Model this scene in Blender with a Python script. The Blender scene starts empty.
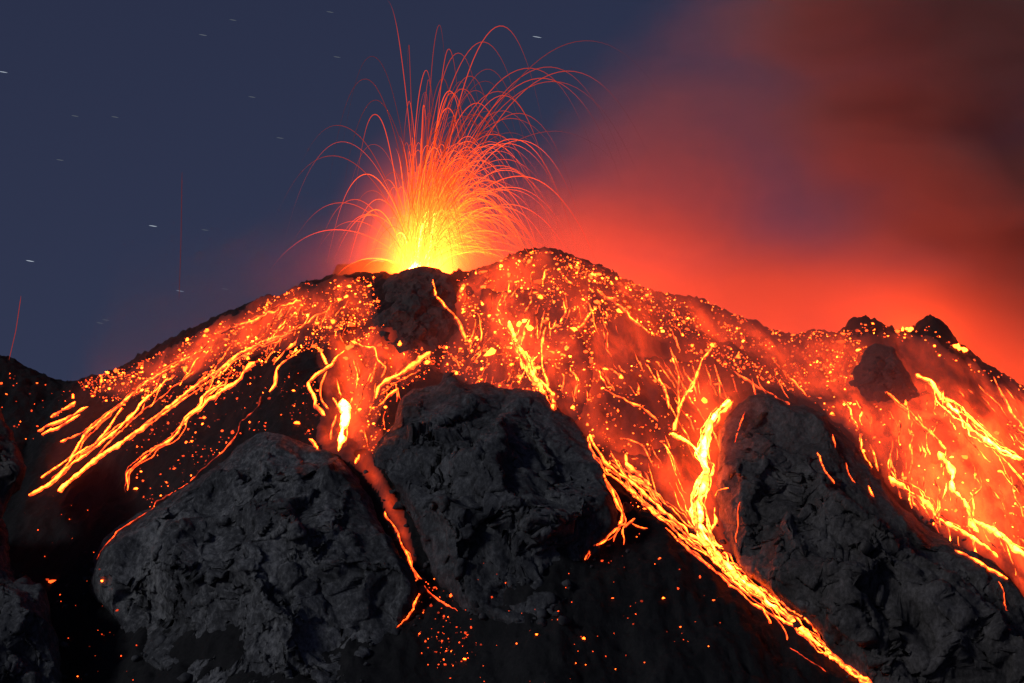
import bpy, math, random
import numpy as np
from mathutils import Vector
from mathutils.bvhtree import BVHTree

R = math.radians
random.seed(7)
rng = np.random.default_rng(7)
SC = bpy.context.scene
COL = SC.collection
ZC = 450.0            # height of the viewpoint above the plain
YR = 1500.0           # distance of the summit ridge: 1 px of the photo = 1 m there

# ------------------------------------------------------------------ camera
cam_d = bpy.data.cameras.new('camera')
cam_d.sensor_width = 36.0
cam_d.lens = 36.0 * 1500.0 / 1024.0
cam_d.clip_start = 1.0
cam_d.clip_end = 40000.0
cam = bpy.data.objects.new('camera', cam_d)
COL.objects.link(cam)
cam.location = (0, 0, ZC)
cam.rotation_euler = (R(90), 0, 0)
SC.camera = cam

# ------------------------------------------------------------------ sky (late dusk) and the last cool light
SUN_EL, SUN_AZ = R(28), R(232)        # behind the camera, to the left
w = bpy.data.worlds.new('World'); SC.world = w
w.use_nodes = True
nt = w.node_tree
bg = nt.nodes['Background']
sky = nt.nodes.new('ShaderNodeTexSky')
sky.sky_type = 'NISHITA'; sky.sun_disc = False
sky.sun_elevation = SUN_EL; sky.sun_rotation = SUN_AZ
sky.air_density = 1.2; sky.dust_density = 0.3; sky.ozone_density = 4.0
tint = nt.nodes.new('ShaderNodeMix'); tint.data_type = 'RGBA'; tint.blend_type = 'MULTIPLY'
tint.inputs['Factor'].default_value = 1.0
tint.inputs[7].default_value = (0.98, 0.68, 0.79, 1)
wtc = nt.nodes.new('ShaderNodeTexCoord'); wmp = nt.nodes.new('ShaderNodeMapping')
wmp.inputs['Location'].default_value = (0, 0, 0.45); wmp.inputs['Scale'].default_value = (1, 1, 0.6)
nt.links.new(wtc.outputs['Generated'], wmp.inputs[0]); nt.links.new(wmp.outputs[0], sky.inputs['Vector'])
nt.links.new(sky.outputs[0], tint.inputs[6])
nt.links.new(tint.outputs[2], bg.inputs['Color'])
bg.inputs['Strength'].default_value = 0.030

sd = bpy.data.lights.new('sun', 'SUN')
sd.energy = 0.85; sd.angle = R(10); sd.color = (0.90, 0.94, 1.0)
sun = bpy.data.objects.new('sun', sd); COL.objects.link(sun)
dirv = Vector((math.sin(SUN_AZ) * math.cos(SUN_EL), math.cos(SUN_AZ) * math.cos(SUN_EL), math.sin(SUN_EL)))
sun.rotation_euler = dirv.to_track_quat('Z', 'Y').to_euler()

vs = SC.view_settings
vs.view_transform = 'Standard'; vs.look = 'None'; vs.exposure = 0.0; vs.gamma = 1.0; vs.use_curve_mapping = False
cy = SC.cycles
cy.use_denoising = True
cy.max_bounces = 3; cy.diffuse_bounces = 2; cy.glossy_bounces = 1
cy.transmission_bounces = 1; cy.volume_bounces = 0; cy.transparent_max_bounces = 8
cy.sample_clamp_indirect = 4.0
cy.volume_step_rate = 1.0
cy.volume_max_steps = 160
cy.use_light_tree = True

# ------------------------------------------------------------------ noise (numpy)
def _h2(ix, iy, s):
    n = (ix.astype(np.int64) * 374761393 + iy.astype(np.int64) * 668265263 + s * 144665) & 0xffffffff
    n = ((n ^ (n >> 13)) * 1274126177) & 0xffffffff
    return ((n ^ (n >> 16)) & 0xffff) / 65535.0
def n2(x, y, s=0):
    x = np.asarray(x, float); y = np.asarray(y, float)
    ix = np.floor(x); iy = np.floor(y); fx = x - ix; fy = y - iy
    fx = fx * fx * fx * (fx * (fx * 6 - 15) + 10); fy = fy * fy * fy * (fy * (fy * 6 - 15) + 10)
    a = _h2(ix, iy, s); b = _h2(ix + 1, iy, s); c = _h2(ix, iy + 1, s); d = _h2(ix + 1, iy + 1, s)
    return (a + (b - a) * fx) * (1 - fy) + (c + (d - c) * fx) * fy
def fbm2(x, y, s=0, o=4):
    t = 0; a = 0.5; A = 0
    for i in range(o):
        t = t + a * (n2(x, y, s + i) * 2 - 1); A += a; a *= 0.5
        x, y = 1.62 * x + 1.17 * y + 3.1, -1.17 * x + 1.62 * y + 7.7
    return t / A
def _h3(ix, iy, iz, s):
    n = (ix.astype(np.int64) * 374761393 + iy.astype(np.int64) * 668265263 + iz.astype(np.int64) * 2147483647 + iz.astype(np.int64) * 97531 + s * 144665) & 0xffffffff
    n = ((n ^ (n >> 13)) * 1274126177) & 0xffffffff
    return ((n ^ (n >> 16)) & 0xffff) / 65535.0
def n3(p, s=0):
    i = np.floor(p); f = p - i; f = f * f * f * (f * (f * 6 - 15) + 10)
    x, y, z = i.T; fx, fy, fz = f.T
    def L(dx, dy, dz): return _h3(x + dx, y + dy, z + dz, s)
    a = L(0,0,0) + (L(1,0,0) - L(0,0,0)) * fx; b = L(0,1,0) + (L(1,1,0) - L(0,1,0)) * fx
    c = L(0,0,1) + (L(1,0,1) - L(0,0,1)) * fx; d = L(0,1,1) + (L(1,1,1) - L(0,1,1)) * fx
    e = a + (b - a) * fy; g = c + (d - c) * fy
    return e + (g - e) * fz
ROT = np.array([[0.0, 0.8, 0.6], [-0.8, 0.36, -0.48], [-0.6, -0.48, 0.64]]) * 2.03
def fbm3(p, s=0, o=4, ridge=False):
    t = 0; a = 0.5; A = 0
    for i in range(o):
        v = n3(p, s + i) * 2 - 1
        if ridge: v = 1 - 2 * np.abs(v)
        t = t + a * v; A += a; a *= 0.5
        p = p @ ROT.T + 11.3
    return t / A
def smooth(a, b, x):
    t = np.clip((x - a) / (b - a), 0, 1); return t * t * (3 - 2 * t)

# ------------------------------------------------------------------ small helpers
def tag(o, label=None, cat=None, group=None, kind=None):
    for k, v in (('label', label), ('category', cat), ('group', group), ('kind', kind)):
        if v: o[k] = v
    return o
def empty(name, loc):
    o = bpy.data.objects.new(name, None); o.location = loc; o.empty_display_size = 2; COL.objects.link(o); return o
def mesh_obj(name, V, F, mat, parent=None, glow=None, smooth_=True):
    me = bpy.data.meshes.new(name)
    V = np.asarray(V, np.float32); F = np.asarray(F, np.int32)
    k = F.shape[1]
    me.vertices.add(len(V)); me.vertices.foreach_set('co', V.ravel())
    me.loops.add(F.size); me.loops.foreach_set('vertex_index', F.ravel())
    me.polygons.add(len(F)); me.polygons.foreach_set('loop_start', np.arange(0, F.size, k, dtype=np.int32))
    if smooth_: me.polygons.foreach_set('use_smooth', np.ones(len(F), bool))
    me.update(calc_edges=True)
    if glow is not None:
        a = me.attributes.new('glow', 'FLOAT', 'POINT'); a.data.foreach_set('value', np.asarray(glow, np.float32))
    me.materials.append(mat)
    o = bpy.data.objects.new(name, me); COL.objects.link(o)
    if parent is not None:
        o.parent = parent
        o.matrix_parent_inverse.identity()
        pl = np.array(parent.location, np.float32)
        me.vertices.foreach_set('co', (V - pl).ravel()); me.update()
    return o
def grid_faces(nr, nc, wrap=False):
    r = np.arange(nr - 1)[:, None]; c = np.arange(nc if wrap else nc - 1)[None, :]
    c2 = (c + 1) % nc
    return np.stack([r * nc + c, r * nc + c2, (r + 1) * nc + c2, (r + 1) * nc + c], -1).reshape(-1, 4)
def to_world(px, py, Y):
    return np.stack([(px - 512) * Y / YR, Y + 0 * px, ZC + (341.5 - py) * Y / YR], -1)
def to_px(P):
    return 512 + P[..., 0] * YR / P[..., 1], 341.5 - (P[..., 2] - ZC) * YR / P[..., 1]
def inside(px, py, poly):
    p = np.asarray(poly, float); q = np.roll(p, -1, 0); r = np.zeros(np.shape(px), bool)
    for (x1, y1), (x2, y2) in zip(p, q):
        if y1 == y2: continue
        c = ((y1 > py) != (y2 > py)) & (px < (x2 - x1) * (py - y1) / (y2 - y1) + x1); r ^= c
    return r
def poly_dist(px, py, poly):
    p = np.asarray(poly, float); q = np.roll(p, -1, 0); d = np.full(np.shape(px), 1e9)
    for a, b in zip(p, q):
        ab = b - a; L = ab @ ab + 1e-9
        t = np.clip(((px - a[0]) * ab[0] + (py - a[1]) * ab[1]) / L, 0, 1)
        d = np.minimum(d, np.hypot(px - a[0] - t * ab[0], py - a[1] - t * ab[1]))
    return d

# ------------------------------------------------------------------ materials
def new_mat(name):
    m = bpy.data.materials.new(name); m.use_nodes = True
    n = m.node_tree; n.nodes.clear()
    out = n.nodes.new('ShaderNodeOutputMaterial')
    return m, n, out
def N(n, t, **kw):
    x = n.nodes.new(t)
    for k, v in kw.items(): setattr(x, k, v)
    return x
def rock_mat(name, c1, c2, c3, scale, bump, rough=0.9):
    m, n, out = new_mat(name)
    b = N(n, 'ShaderNodeBsdfPrincipled'); b.inputs['Roughness'].default_value = rough
    b.inputs['Specular IOR Level'].default_value = 0.25
    tc = N(n, 'ShaderNodeTexCoord')
    mp = N(n, 'ShaderNodeMapping'); mp.inputs['Rotation'].default_value = (0.3, 0.5, 0.2); mp.inputs['Scale'].default_value = (1, 1, 0.6)
    n.links.new(tc.outputs['Object'], mp.inputs[0])
    a = N(n, 'ShaderNodeTexNoise'); a.inputs['Scale'].default_value = scale; a.inputs['Detail'].default_value = 9; a.inputs['Roughness'].default_value = 0.62; a.inputs['Distortion'].default_value = 0.6
    v = N(n, 'ShaderNodeTexNoise'); v.inputs['Scale'].default_value = scale * 12; v.inputs['Detail'].default_value = 8; v.inputs['Roughness'].default_value = 0.78
    n.links.new(mp.outputs[0], a.inputs['Vector']); n.links.new(mp.outputs[0], v.inputs['Vector'])
    cr = N(n, 'ShaderNodeValToRGB')
    cr.color_ramp.elements[0].position = 0.38; cr.color_ramp.elements[0].color = (*c1, 1)
    cr.color_ramp.elements[1].position = 0.66; cr.color_ramp.elements[1].color = (*c3, 1)
    e = cr.color_ramp.elements.new(0.5); e.color = (*c2, 1)
    mx = N(n, 'ShaderNodeMath', operation='MULTIPLY_ADD'); mx.inputs[1].default_value = 0.6
    n.links.new(v.outputs[0], mx.inputs[0])
    sc = N(n, 'ShaderNodeMath', operation='MULTIPLY'); sc.inputs[1].default_value = 0.41
    n.links.new(a.outputs[0], sc.inputs[0]); n.links.new(sc.outputs[0], mx.inputs[2])
    n.links.new(mx.outputs[0], cr.inputs[0]); n.links.new(cr.outputs[0], b.inputs['Base Color'])
    bp = N(n, 'ShaderNodeBump'); bp.inputs['Strength'].default_value = 0.8; bp.inputs['Distance'].default_value = bump
    n.links.new(mx.outputs[0], bp.inputs['Height']); n.links.new(bp.outputs[0], b.inputs['Normal'])
    n.links.new(b.outputs[0], out.inputs['Surface'])
    return m
M_ASH = rock_mat('volcanic_ash', (0.007, 0.0068, 0.007), (0.013, 0.0125, 0.013), (0.024, 0.023, 0.023), 0.035, 2.5)
M_ROCK = rock_mat('basalt', (0.015, 0.015, 0.017), (0.066, 0.066, 0.069), (0.27, 0.265, 0.26), 0.02, 4.0)
M_ROCKD = rock_mat('dark_basalt', (0.015, 0.015, 0.017), (0.054, 0.054, 0.057), (0.17, 0.168, 0.168), 0.022, 3.0)
M_ROCKR = rock_mat('brown_basalt', (0.02, 0.018, 0.017), (0.065, 0.058, 0.055), (0.16, 0.145, 0.14), 0.03, 3.0)
M_SCORIA = rock_mat('scoria', (0.03, 0.027, 0.026), (0.055, 0.05, 0.048), (0.09, 0.08, 0.075), 0.05, 2.0)

LAVA = (1.0, 0.085, 0.006, 1)
LAVA_COOL = (1.0, 0.06, 0.011, 1)
def lava_mat(name, lo, hi, scale, sampling='AUTO', stretch=1.0, plain=False, detail=5, dist=0.8, hot=10.0):
    m, n, out = new_mat(name)
    b = N(n, 'ShaderNodeBsdfPrincipled'); b.inputs['Base Color'].default_value = (0.03, 0.025, 0.023, 1); b.inputs['Roughness'].default_value = 0.9
    at = N(n, 'ShaderNodeAttribute'); at.attribute_name = 'glow'
    tr = N(n, 'ShaderNodeMapRange'); tr.inputs[1].default_value = 0.4; tr.inputs[2].default_value = hot
    tm = N(n, 'ShaderNodeMix'); tm.data_type = 'RGBA'; tm.inputs[6].default_value = LAVA_COOL; tm.inputs[7].default_value = LAVA
    n.links.new(tr.outputs[0], tm.inputs['Factor']); n.links.new(tm.outputs[2], b.inputs['Emission Color'])
    if plain:
        n.links.new(at.outputs['Fac'], tr.inputs[0])
        n.links.new(at.outputs['Fac'], b.inputs['Emission Strength'])
    else:
        tc = N(n, 'ShaderNodeTexCoord')
        t = N(n, 'ShaderNodeTexNoise'); t.inputs['Scale'].default_value = scale; t.inputs['Detail'].default_value = detail; t.inputs['Roughness'].default_value = 0.65; t.inputs['Distortion'].default_value = dist
        lm = N(n, 'ShaderNodeMapping'); lm.inputs['Scale'].default_value = (1, stretch, stretch)
        n.links.new(tc.outputs['Object'], lm.inputs[0]); n.links.new(lm.outputs[0], t.inputs['Vector'])
        r = N(n, 'ShaderNodeMapRange', interpolation_type='SMOOTHSTEP'); r.inputs[1].default_value = 0.33; r.inputs[2].default_value = 0.7
        r.inputs[3].default_value = lo; r.inputs[4].default_value = hi
        n.links.new(t.outputs[0], r.inputs[0])
        mu = N(n, 'ShaderNodeMath', operation='MULTIPLY')
        n.links.new(at.outputs['Fac'], mu.inputs[0]); n.links.new(r.outputs[0], mu.inputs[1])
        n.links.new(mu.outputs[0], b.inputs['Emission Strength']); n.links.new(mu.outputs[0], tr.inputs[0])
    n.links.new(b.outputs[0], out.inputs['Surface'])
    m.cycles.emission_sampling = sampling
    return m
M_FLOW = lava_mat('flowing_lava', 0.55, 5.0, 0.13, 'FRONT_BACK')
M_FIELD = lava_mat('slow_lava_and_glow', 0.22, 1.5, 0.034, 'FRONT_BACK', stretch=0.45, detail=8, dist=0.3)
M_POOL = lava_mat('lava_pool', 1, 1, 0.1, 'FRONT_BACK', plain=True)
M_EMBER = lava_mat('glowing_scoria', 1, 1, 0.1, 'FRONT_BACK', plain=True)
M_SPARK = lava_mat('molten_spatter', 1, 1, 0.1, 'FRONT_BACK', plain=True, hot=4.0)

# ------------------------------------------------------------------ terrain
RIDGE = [(-900,640),(-400,300),(-200,318),(-60,340),(0,361),(20,370),(45,378),(65,385),(95,381),(140,362),(200,330),(260,300),(300,284),(330,276),(350,273),
         (385,276),(415,277),(455,277),(480,270),(500,262),(520,254),(545,252),(570,258),(600,272),(640,288),(680,296),(700,301),(740,320),(770,335),(800,339),
         (838,334),(850,325),(860,322),(878,325),(900,331),(915,333),(925,328),(933,325),(942,332),(952,344),(965,352),(990,366),(1010,378),(1024,385),(1200,480),(1700,760)]
RX = np.array([p[0] - 512.0 for p in RIDGE]); RZ = np.array([341.5 - p[1] for p in RIDGE])
KNOLLS = [(612,345,46,30,24),(650,452,60,34,16),(735,392,55,26,16),(300,405,46,30,14),(865,338,20,16,10),(933,345,20,20,12),(985,400,26,20,10),(690,470,30,30,-8),(420,320,45,30,10),(540,340,40,40,-8),(345,395,26,40,-8)]
def knoll_xy(px, py):
    zr = np.interp(px - 512.0, RX, RZ); d = 0.0
    for _ in range(30):
        Y = YR - d; d = (zr * 0.9 + (py - 341.5) * Y / YR) / 0.72; d = max(0, d)
    Y = YR - d
    return (px - 512) * Y / YR, Y
KN = [(*knoll_xy(a, b), sx, sy, h) for a, b, sx, sy, h in KNOLLS]
def H(x, y):
    x = np.asarray(x, float); y = np.asarray(y, float)
    base = np.interp(x, RX, RZ)
    base = (base + np.interp(x - 5, RX, RZ) + np.interp(x + 5, RX, RZ)) / 3
    d = YR - y
    df = np.sqrt(np.maximum(d, 0) ** 2 + 14 ** 2) - 14
    db = np.sqrt(np.maximum(-d, 0) ** 2 + 14 ** 2) - 14
    sharp = np.exp(-np.maximum(d, 0) / 90.0)
    wide = np.interp(x, RX[[0, 1, 6, 9, 14, 17, 21, 28, 33, 38, -2, -1]], RZ[[0, 1, 6, 9, 14, 17, 21, 28, 33, 38, -2, -1]])
    z = base * sharp + wide * (1 - sharp) - 0.72 * df - 0.55 * db
    for kx, ky, sx, sy, h in KN:
        z = z + h * np.exp(-((x - kx) / sx) ** 2 - ((y - ky) / (sy * 1.3)) ** 2)
    near = np.exp(-(d / 60.0) ** 2)
    rough = 1 - 0.35 * near
    z = z + rough * (11 * fbm2(x / 70, y / 95, 3, 4) + 6 * fbm2(x / 24 + y / 300, y / 110, 9, 3)) + 3.8 * fbm2(x / 13, y / 15, 21, 3) + 1.9 * (1 - 2 * np.abs(fbm2(x / 5.5, y / 6, 31, 2)))
    z = z + near * (2.6 * (1 - 2 * np.abs(fbm2(x / 9.0, y / 14.0, 61, 3))) + 1.5 * fbm2(x / 3.6, y / 5.0, 63, 2))
    # crater behind the rim and its far wall
    cx, cyy = -97.0, 1540.0
    r = np.hypot((x - cx) / 1.25, y - cyy)
    z = z - 34 * np.exp(-(r / 26.0) ** 2)
    wall = np.exp(-((y - 1580) / 16.0) ** 2) * smooth(-215, -180, x) * (1 - smooth(-120, -95, x))
    z = z + 54 * wall
    fl = -ZC + 6 * fbm2(x / 300, y / 300, 50, 3)
    k = 40.0
    z = np.maximum(z, fl) + k * 0.25 * np.maximum(0, 1 - np.abs(z - fl) / k) ** 2
    return ZC + z
def axis(lo, hi, step, far0, far1):
    c = list(np.arange(lo, hi + 0.1, step)); s = step; v = hi
    while v < far1: s *= 1.22; v += s; c.append(v)
    s = step; v = lo; pre = []
    while v > far0: s *= 1.22; v -= s; pre.append(v)
    return np.array(pre[::-1] + c)
XS = axis(-590, 620, 2.2, -9000, 9000)
YS = axis(960, 1640, 2.2, -3000, 14000)
GX, GY = np.meshgrid(XS, YS)
GZ = H(GX, GY)
TV = np.stack([GX, GY, GZ], -1).reshape(-1, 3)
TF = grid_faces(len(YS), len(XS))
terrain = mesh_obj('hillside', TV, TF, M_ASH)
tag(terrain, 'dark ash slopes of the erupting volcano and the ground around it', 'hills', None, 'structure')
def Hg(x, y):
    x = np.asarray(x, float); y = np.asarray(y, float)
    i = np.clip(np.searchsorted(XS, x) - 1, 0, len(XS) - 2); j = np.clip(np.searchsorted(YS, y) - 1, 0, len(YS) - 2)
    fx = (x - XS[i]) / (XS[i + 1] - XS[i]); fy = (y - YS[j]) / (YS[j + 1] - YS[j])
    return (GZ[j, i] * (1 - fx) + GZ[j, i + 1] * fx) * (1 - fy) + (GZ[j + 1, i] * (1 - fx) + GZ[j + 1, i + 1] * fx) * fy
def ground_Y(px, py):
    px = np.atleast_1d(np.asarray(px, float)); py = np.atleast_1d(np.asarray(py, float))
    res = np.full(px.shape, np.nan); act = np.ones(px.shape, bool)
    for Y in np.arange(980, 1600, 1.5):
        P = to_world(px, py, Y); hit = act & (P[:, 2] <= Hg(P[:, 0], P[:, 1]))
        res[hit] = Y; act &= ~hit
        if not act.any(): break
    return res

# ------------------------------------------------------------------ crags
CRAGS = []
def blocks(p, size, seed, tilt=0.9):
    """faceted block relief: every Voronoi cell of the rock gets its own tilted plane"""
    q = p / size; i0 = np.floor(q); best = np.full(len(p), 1e9); val = np.zeros(len(p))
    for dx in (-1, 0, 1):
        for dy in (-1, 0, 1):
            for dz in (-1, 0, 1):
                c = i0 + np.array([dx, dy, dz]); x, y, z = c.T
                f = np.stack([_h3(x, y, z, seed + k) for k in range(3)], 1)
                v = q - (c + f); d = (v * v).sum(1)
                g = np.stack([_h3(x, y, z, seed + 5 + k) for k in range(4)], 1) * 2 - 1
                m = d < best; best = np.where(m, d, best)
                val = np.where(m, g[:, 0] + tilt * (v * g[:, 1:]).sum(1) * 1.6, val)
    return val
def cells(p, size, seed):
    """distance to the nearest cell point: scooped faces meeting in sharp edges"""
    q = p / size; i0 = np.floor(q); best = np.full(len(p), 1e9)
    for dx in (-1, 0, 1):
        for dy in (-1, 0, 1):
            for dz in (-1, 0, 1):
                c = i0 + np.array([dx, dy, dz]); x, y, z = c.T
                v = q - (c + np.stack([_h3(x, y, z, seed + k) for k in range(3)], 1))
                best = np.minimum(best, (v * v).sum(1))
    return np.sqrt(best)
def crag(poly, c, T, label, mat, dY=-22, back=55, amp=1.0, seed=1, nr=60, na=200, free=None, vox=1.35):
    poly = np.asarray(poly, float); c = np.asarray(c, float)
    per = np.vstack([poly, poly[:1]]); L = np.r_[0, np.cumsum(np.hypot(*np.diff(per, axis=0).T))]
    s = np.linspace(0, L[-1], na, endpoint=False)
    ox = np.interp(s, L, per[:, 0]); oy = np.interp(s, L, per[:, 1])
    for _ in range(2):
        ox = (np.roll(ox, 1) + 2 * ox + np.roll(ox, -1)) / 4; oy = (np.roll(oy, 1) + 2 * oy + np.roll(oy, -1)) / 4
    gy = ground_Y(np.clip(ox, -60, 1084), np.clip(oy, 250, 720))
    A = np.stack([np.ones(na), ox - c[0], oy - c[1]], 1); ok = np.isfinite(gy)
    co = np.linalg.lstsq(A[ok], gy[ok], rcond=None)[0]
    co[2] = np.clip(co[2], -1.1, -0.35); co[1] = np.clip(co[1], -0.5, 0.5)
    plane = A @ co; Yc = co[0]
    if free is not None: plane = plane + free; Yc = Yc + free
    low = smooth(-0.1, 0.5, (oy - c[1]) / (oy.max() - c[1]))
    gf = np.where(ok, gy, plane)
    for _ in range(30): gf = (np.roll(gf, 1) + gf + np.roll(gf, -1)) / 3
    Yo = plane + (low * np.clip(gf + 3 - plane, -60, 60) if free is None else 0) + (1 - low) * dY
    out = []
    rr = np.sin(np.linspace(0.02, 1, nr) * math.pi / 2)
    ph = np.linspace(0, 2 * math.pi, na, endpoint=False)
    butt = 0.16 * np.sin(3 * ph + seed * 1.7) + 0.12 * np.sin(5 * ph + seed * 2.9) + 0.08 * np.sin(9 * ph + seed * 0.7)
    for side in (1, -1):
        rs = rr if side == 1 else rr[::-1][1:]
        for r in rs:
            px = c[0] + (ox - c[0]) * r; py = c[1] + (oy - c[1]) * r
            rnd = (1 - r ** 2.4) ** 0.55; tent = np.clip(1.06 - np.sqrt(r * r + 0.03) * 1.045, 0, 1) ** (0.9 + 0.5 * low)
            if side == 1: th = T * (rnd * (0.62 - 0.28 * low) + tent * (0.38 + 0.28 * low)) * (1 + butt * math.sin(math.pi * min(1, r)) ** 2)
            else: th = back * rnd * (1 - 0.6 * low)
            Y = Yc + dY * 0.5 + (Yo - Yc - dY * 0.5) * r - side * th
            out.append(to_world(px, py, Y))
    P = np.array(out); nr2 = P.shape[0]
    V = P.reshape(-1, 3)
    F = grid_faces(nr2, na, True)
    # even out the mesh: cap the poles, then a voxel remesh
    caps = [tuple(range(na))[::-1], tuple(range((nr2 - 1) * na, nr2 * na))]
    tm = bpy.data.meshes.new('rock_blank'); tm.from_pydata(V.tolist(), [], F.tolist() + caps); tm.update()
    to = bpy.data.objects.new('rock_blank', tm); COL.objects.link(to)
    md = to.modifiers.new('remesh', 'REMESH'); md.mode = 'VOXEL'; md.voxel_size = vox
    ev = to.evaluated_get(bpy.context.evaluated_depsgraph_get()); em = ev.to_mesh()
    V = np.empty(len(em.vertices) * 3, np.float32); em.vertices.foreach_get('co', V); V = V.reshape(-1, 3).astype(float)
    F = np.array([p.vertices[:] for p in em.polygons if len(p.vertices) == 4])
    ev.to_mesh_clear(); bpy.data.objects.remove(to); bpy.data.meshes.remove(tm)
    def normals(V):
        fn = np.cross(V[F[:, 2]] - V[F[:, 0]], V[F[:, 3]] - V[F[:, 1]])
        n = np.zeros_like(V)
        for k in range(4):
            for ax in range(3): n[:, ax] += np.bincount(F[:, k], fn[:, ax], len(V))
        return n / (np.linalg.norm(n, axis=1, keepdims=True) + 1e-9)
    e0 = np.concatenate([F[:, 0], F[:, 1], F[:, 2], F[:, 3]]); e1 = np.concatenate([F[:, 1], F[:, 2], F[:, 3], F[:, 0]])
    cnt_ = np.bincount(e0, minlength=len(V)).astype(float)
    def relax(A, it):
        for _ in range(it):
            A = 0.5 * A + 0.5 * np.stack([np.bincount(e0, A[e1, ax], len(V)) for ax in range(A.shape[1])], 1) / cnt_[:, None]
        return A
    V = relax(V, 4)
    nn = relax(normals(V), 12); nn /= np.linalg.norm(nn, axis=1, keepdims=True) + 1e-9
    vx, vy = to_px(V)
    din = np.zeros(len(V)); ii = inside(vx, vy, poly); din[ii] = poly_dist(vx[ii], vy[ii], poly)
    ed = 0.42 + 0.58 * smooth(2, 22 if T > 50 else 10, din)
    V = V + nn * (7.0 * T / 90.0 * ed)[:, None]
    cr = np.random.default_rng(seed * 100 + 7)
    front = np.where((nn[:, 1] < 0.35))[0]
    for ncut, d0, d1, tilt, base_r in ((30, 4, 11, 0.6, 0), (110, 1.8, 5, 0.7, 0), (260, 0.8, 2.2, 0.8, 0)):
        sc_ = T / 90.0
        best_ = np.zeros(len(V)); vec_ = np.zeros_like(V)
        for _ in range(int(ncut)):
            k_ = front[cr.integers(len(front))]; nv = nn[k_] + cr.normal(size=3) * tilt * 0.5; nv[2] *= 0.75; nv /= np.linalg.norm(nv)
            p_ = V[k_] - nv * cr.uniform(d0, d1) * sc_
            over = np.minimum((V - p_) @ nv, d1 * 1.6 * sc_)
            rad_ = (22 + d1 * 3.0) * sc_
            over = over * (1 - smooth(0.8, 1.0, np.linalg.norm(V - V[k_], axis=1) / rad_))
            m_ = over > best_
            best_[m_] = over[m_]; vec_[m_] = nv
        V = V - vec_ * (best_ * np.clip(ed, 0.45, 1))[:, None]
        nn = relax(normals(V), 6); nn /= np.linalg.norm(nn, axis=1, keepdims=True) + 1e-9
    nn = relax(normals(V), 3); nn /= np.linalg.norm(nn, axis=1, keepdims=True) + 1e-9
    q = V + seed * 371.7
    warp = np.stack([fbm3(q / 26 + 5 + 10 * k, seed + k, 4) for k in range(3)], 1)
    qw = q + warp * 7
    rot = np.array([[0.82, 0.25, 0.5], [-0.2, 0.97, -0.1], [-0.53, 0.0, 0.85]])
    qs = (qw @ rot.T) * np.array([1.0, 1.0, 0.66])
    dq = q @ np.array([0.4, 0.25, 0.88]); st = (dq + 10 * warp[:, 0]) / 19.0
    led = (st - np.floor(st)); led = np.where(led < 0.8, led / 0.8, (1 - led) / 0.2)
    d = (5.0 * (cells(qs, 40, seed + 20) - 0.5) + 2.6 * (cells(qs, 14, seed + 30) - 0.5)
         + 1.0 * blocks(qs, 20, seed + 35, 0.8) + 2.6 * fbm3(qs / 22, seed + 40, 5, True) + 1.8 * led * smooth(-0.2, 0.4, warp[:, 1]))
    V = V + nn * ((d - 1.0) * ed * amp)[:, None]
    nn = normals(V)
    q2 = V + seed * 51.3 + warp * 3
    d2 = 2.4 * (cells(q2, 5.8, seed + 50) - 0.5) + 1.1 * fbm3(q2 / 6.0, seed + 60, 4, True) + 0.5 * fbm3(q2 / 1.8, seed + 70, 2)
    fine = 0.25 + 0.75 * smooth(-0.1, 0.35, warp[:, 2])
    V = V + nn * (d2 * fine * (0.4 + 0.6 * ed) * min(1, amp * 1.2))[:, None]
    o = mesh_obj('rock_outcrop', V, F, mat, None, None, False)
    o.data.update()
    tag(o, label, 'rock', 'rock outcrops on the volcano')
    CRAGS.append((o, V, F, poly))
    return o
PA = [(88,578),(96,555),(112,536),(135,520),(160,500),(178,487),(200,470),(225,455),(245,441),(262,435),(285,438),(305,448),(330,452),(345,457),(353,470),(368,490),(385,520),(400,550),(412,575),(418,592),(408,616),(385,645),(345,680),(305,712),(262,735),(228,732),(190,702),(150,662),(120,625),(98,600)]
PB = [(395,394),(415,389),(440,386),(444,375),(450,371),(456,380),(466,386),(476,386),(483,380),(491,387),(515,390),(532,389),(547,396),(560,412),(575,425),(590,440),(601,465),(612,490),(620,515),(613,534),(597,545),(588,556),(580,580),(568,600),(550,617),(520,627),(475,617),(445,592),(428,572),(419,547),(410,520),(393,492),(377,474),(370,460),(378,440),(391,425),(394,408)]
PC = [(719,446),(722,425),(727,411),(740,402),(755,394),(770,397),(788,405),(800,409),(806,405),(815,408),(833,423),(850,440),(862,458),(875,475),(890,492),(906,508),(930,525),(960,545),(990,562),(1012,580),(1032,600),(1120,670),(1120,760),(1000,790),(925,752),(870,694),(820,646),(772,600),(737,564),(722,535),(719,500),(722,470)]
PD = [(-60,405),(-20,398),(0,409),(10,430),(20,453),(26,470),(21,488),(9,502),(1,520),(-6,545),(-40,560),(-70,500)]
PE = [(-70,500),(-10,500),(3,515),(8,540),(10,568),(20,581),(34,574),(45,590),(52,615),(58,640),(62,683),(66,730),(20,760),(-60,750),(-90,620)]
PF = [(381,288),(390,277),(402,271),(420,267),(440,268),(453,277),(459,290),(456,312),(452,332),(441,350),(418,361),(396,352),(377,337),(373,318),(382,302)]
PG = [(846,390),(857,366),(868,348),(878,343),(888,347),(893,346),(902,360),(911,378),(926,398),(905,404),(870,404)]
crag(PA, (262,560), 82, 'broad pale grey crag at the lower left, lit by the dusk sky', M_ROCK, seed=1)
crag(PB, (490,505), 80, 'tall dark grey crag in the middle with a small knob on its top', M_ROCKD, seed=33)
crag(PC, (850,560), 95, 'long dark crag at the lower right, its left side reddened by lava', M_ROCKR, seed=3)
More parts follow.
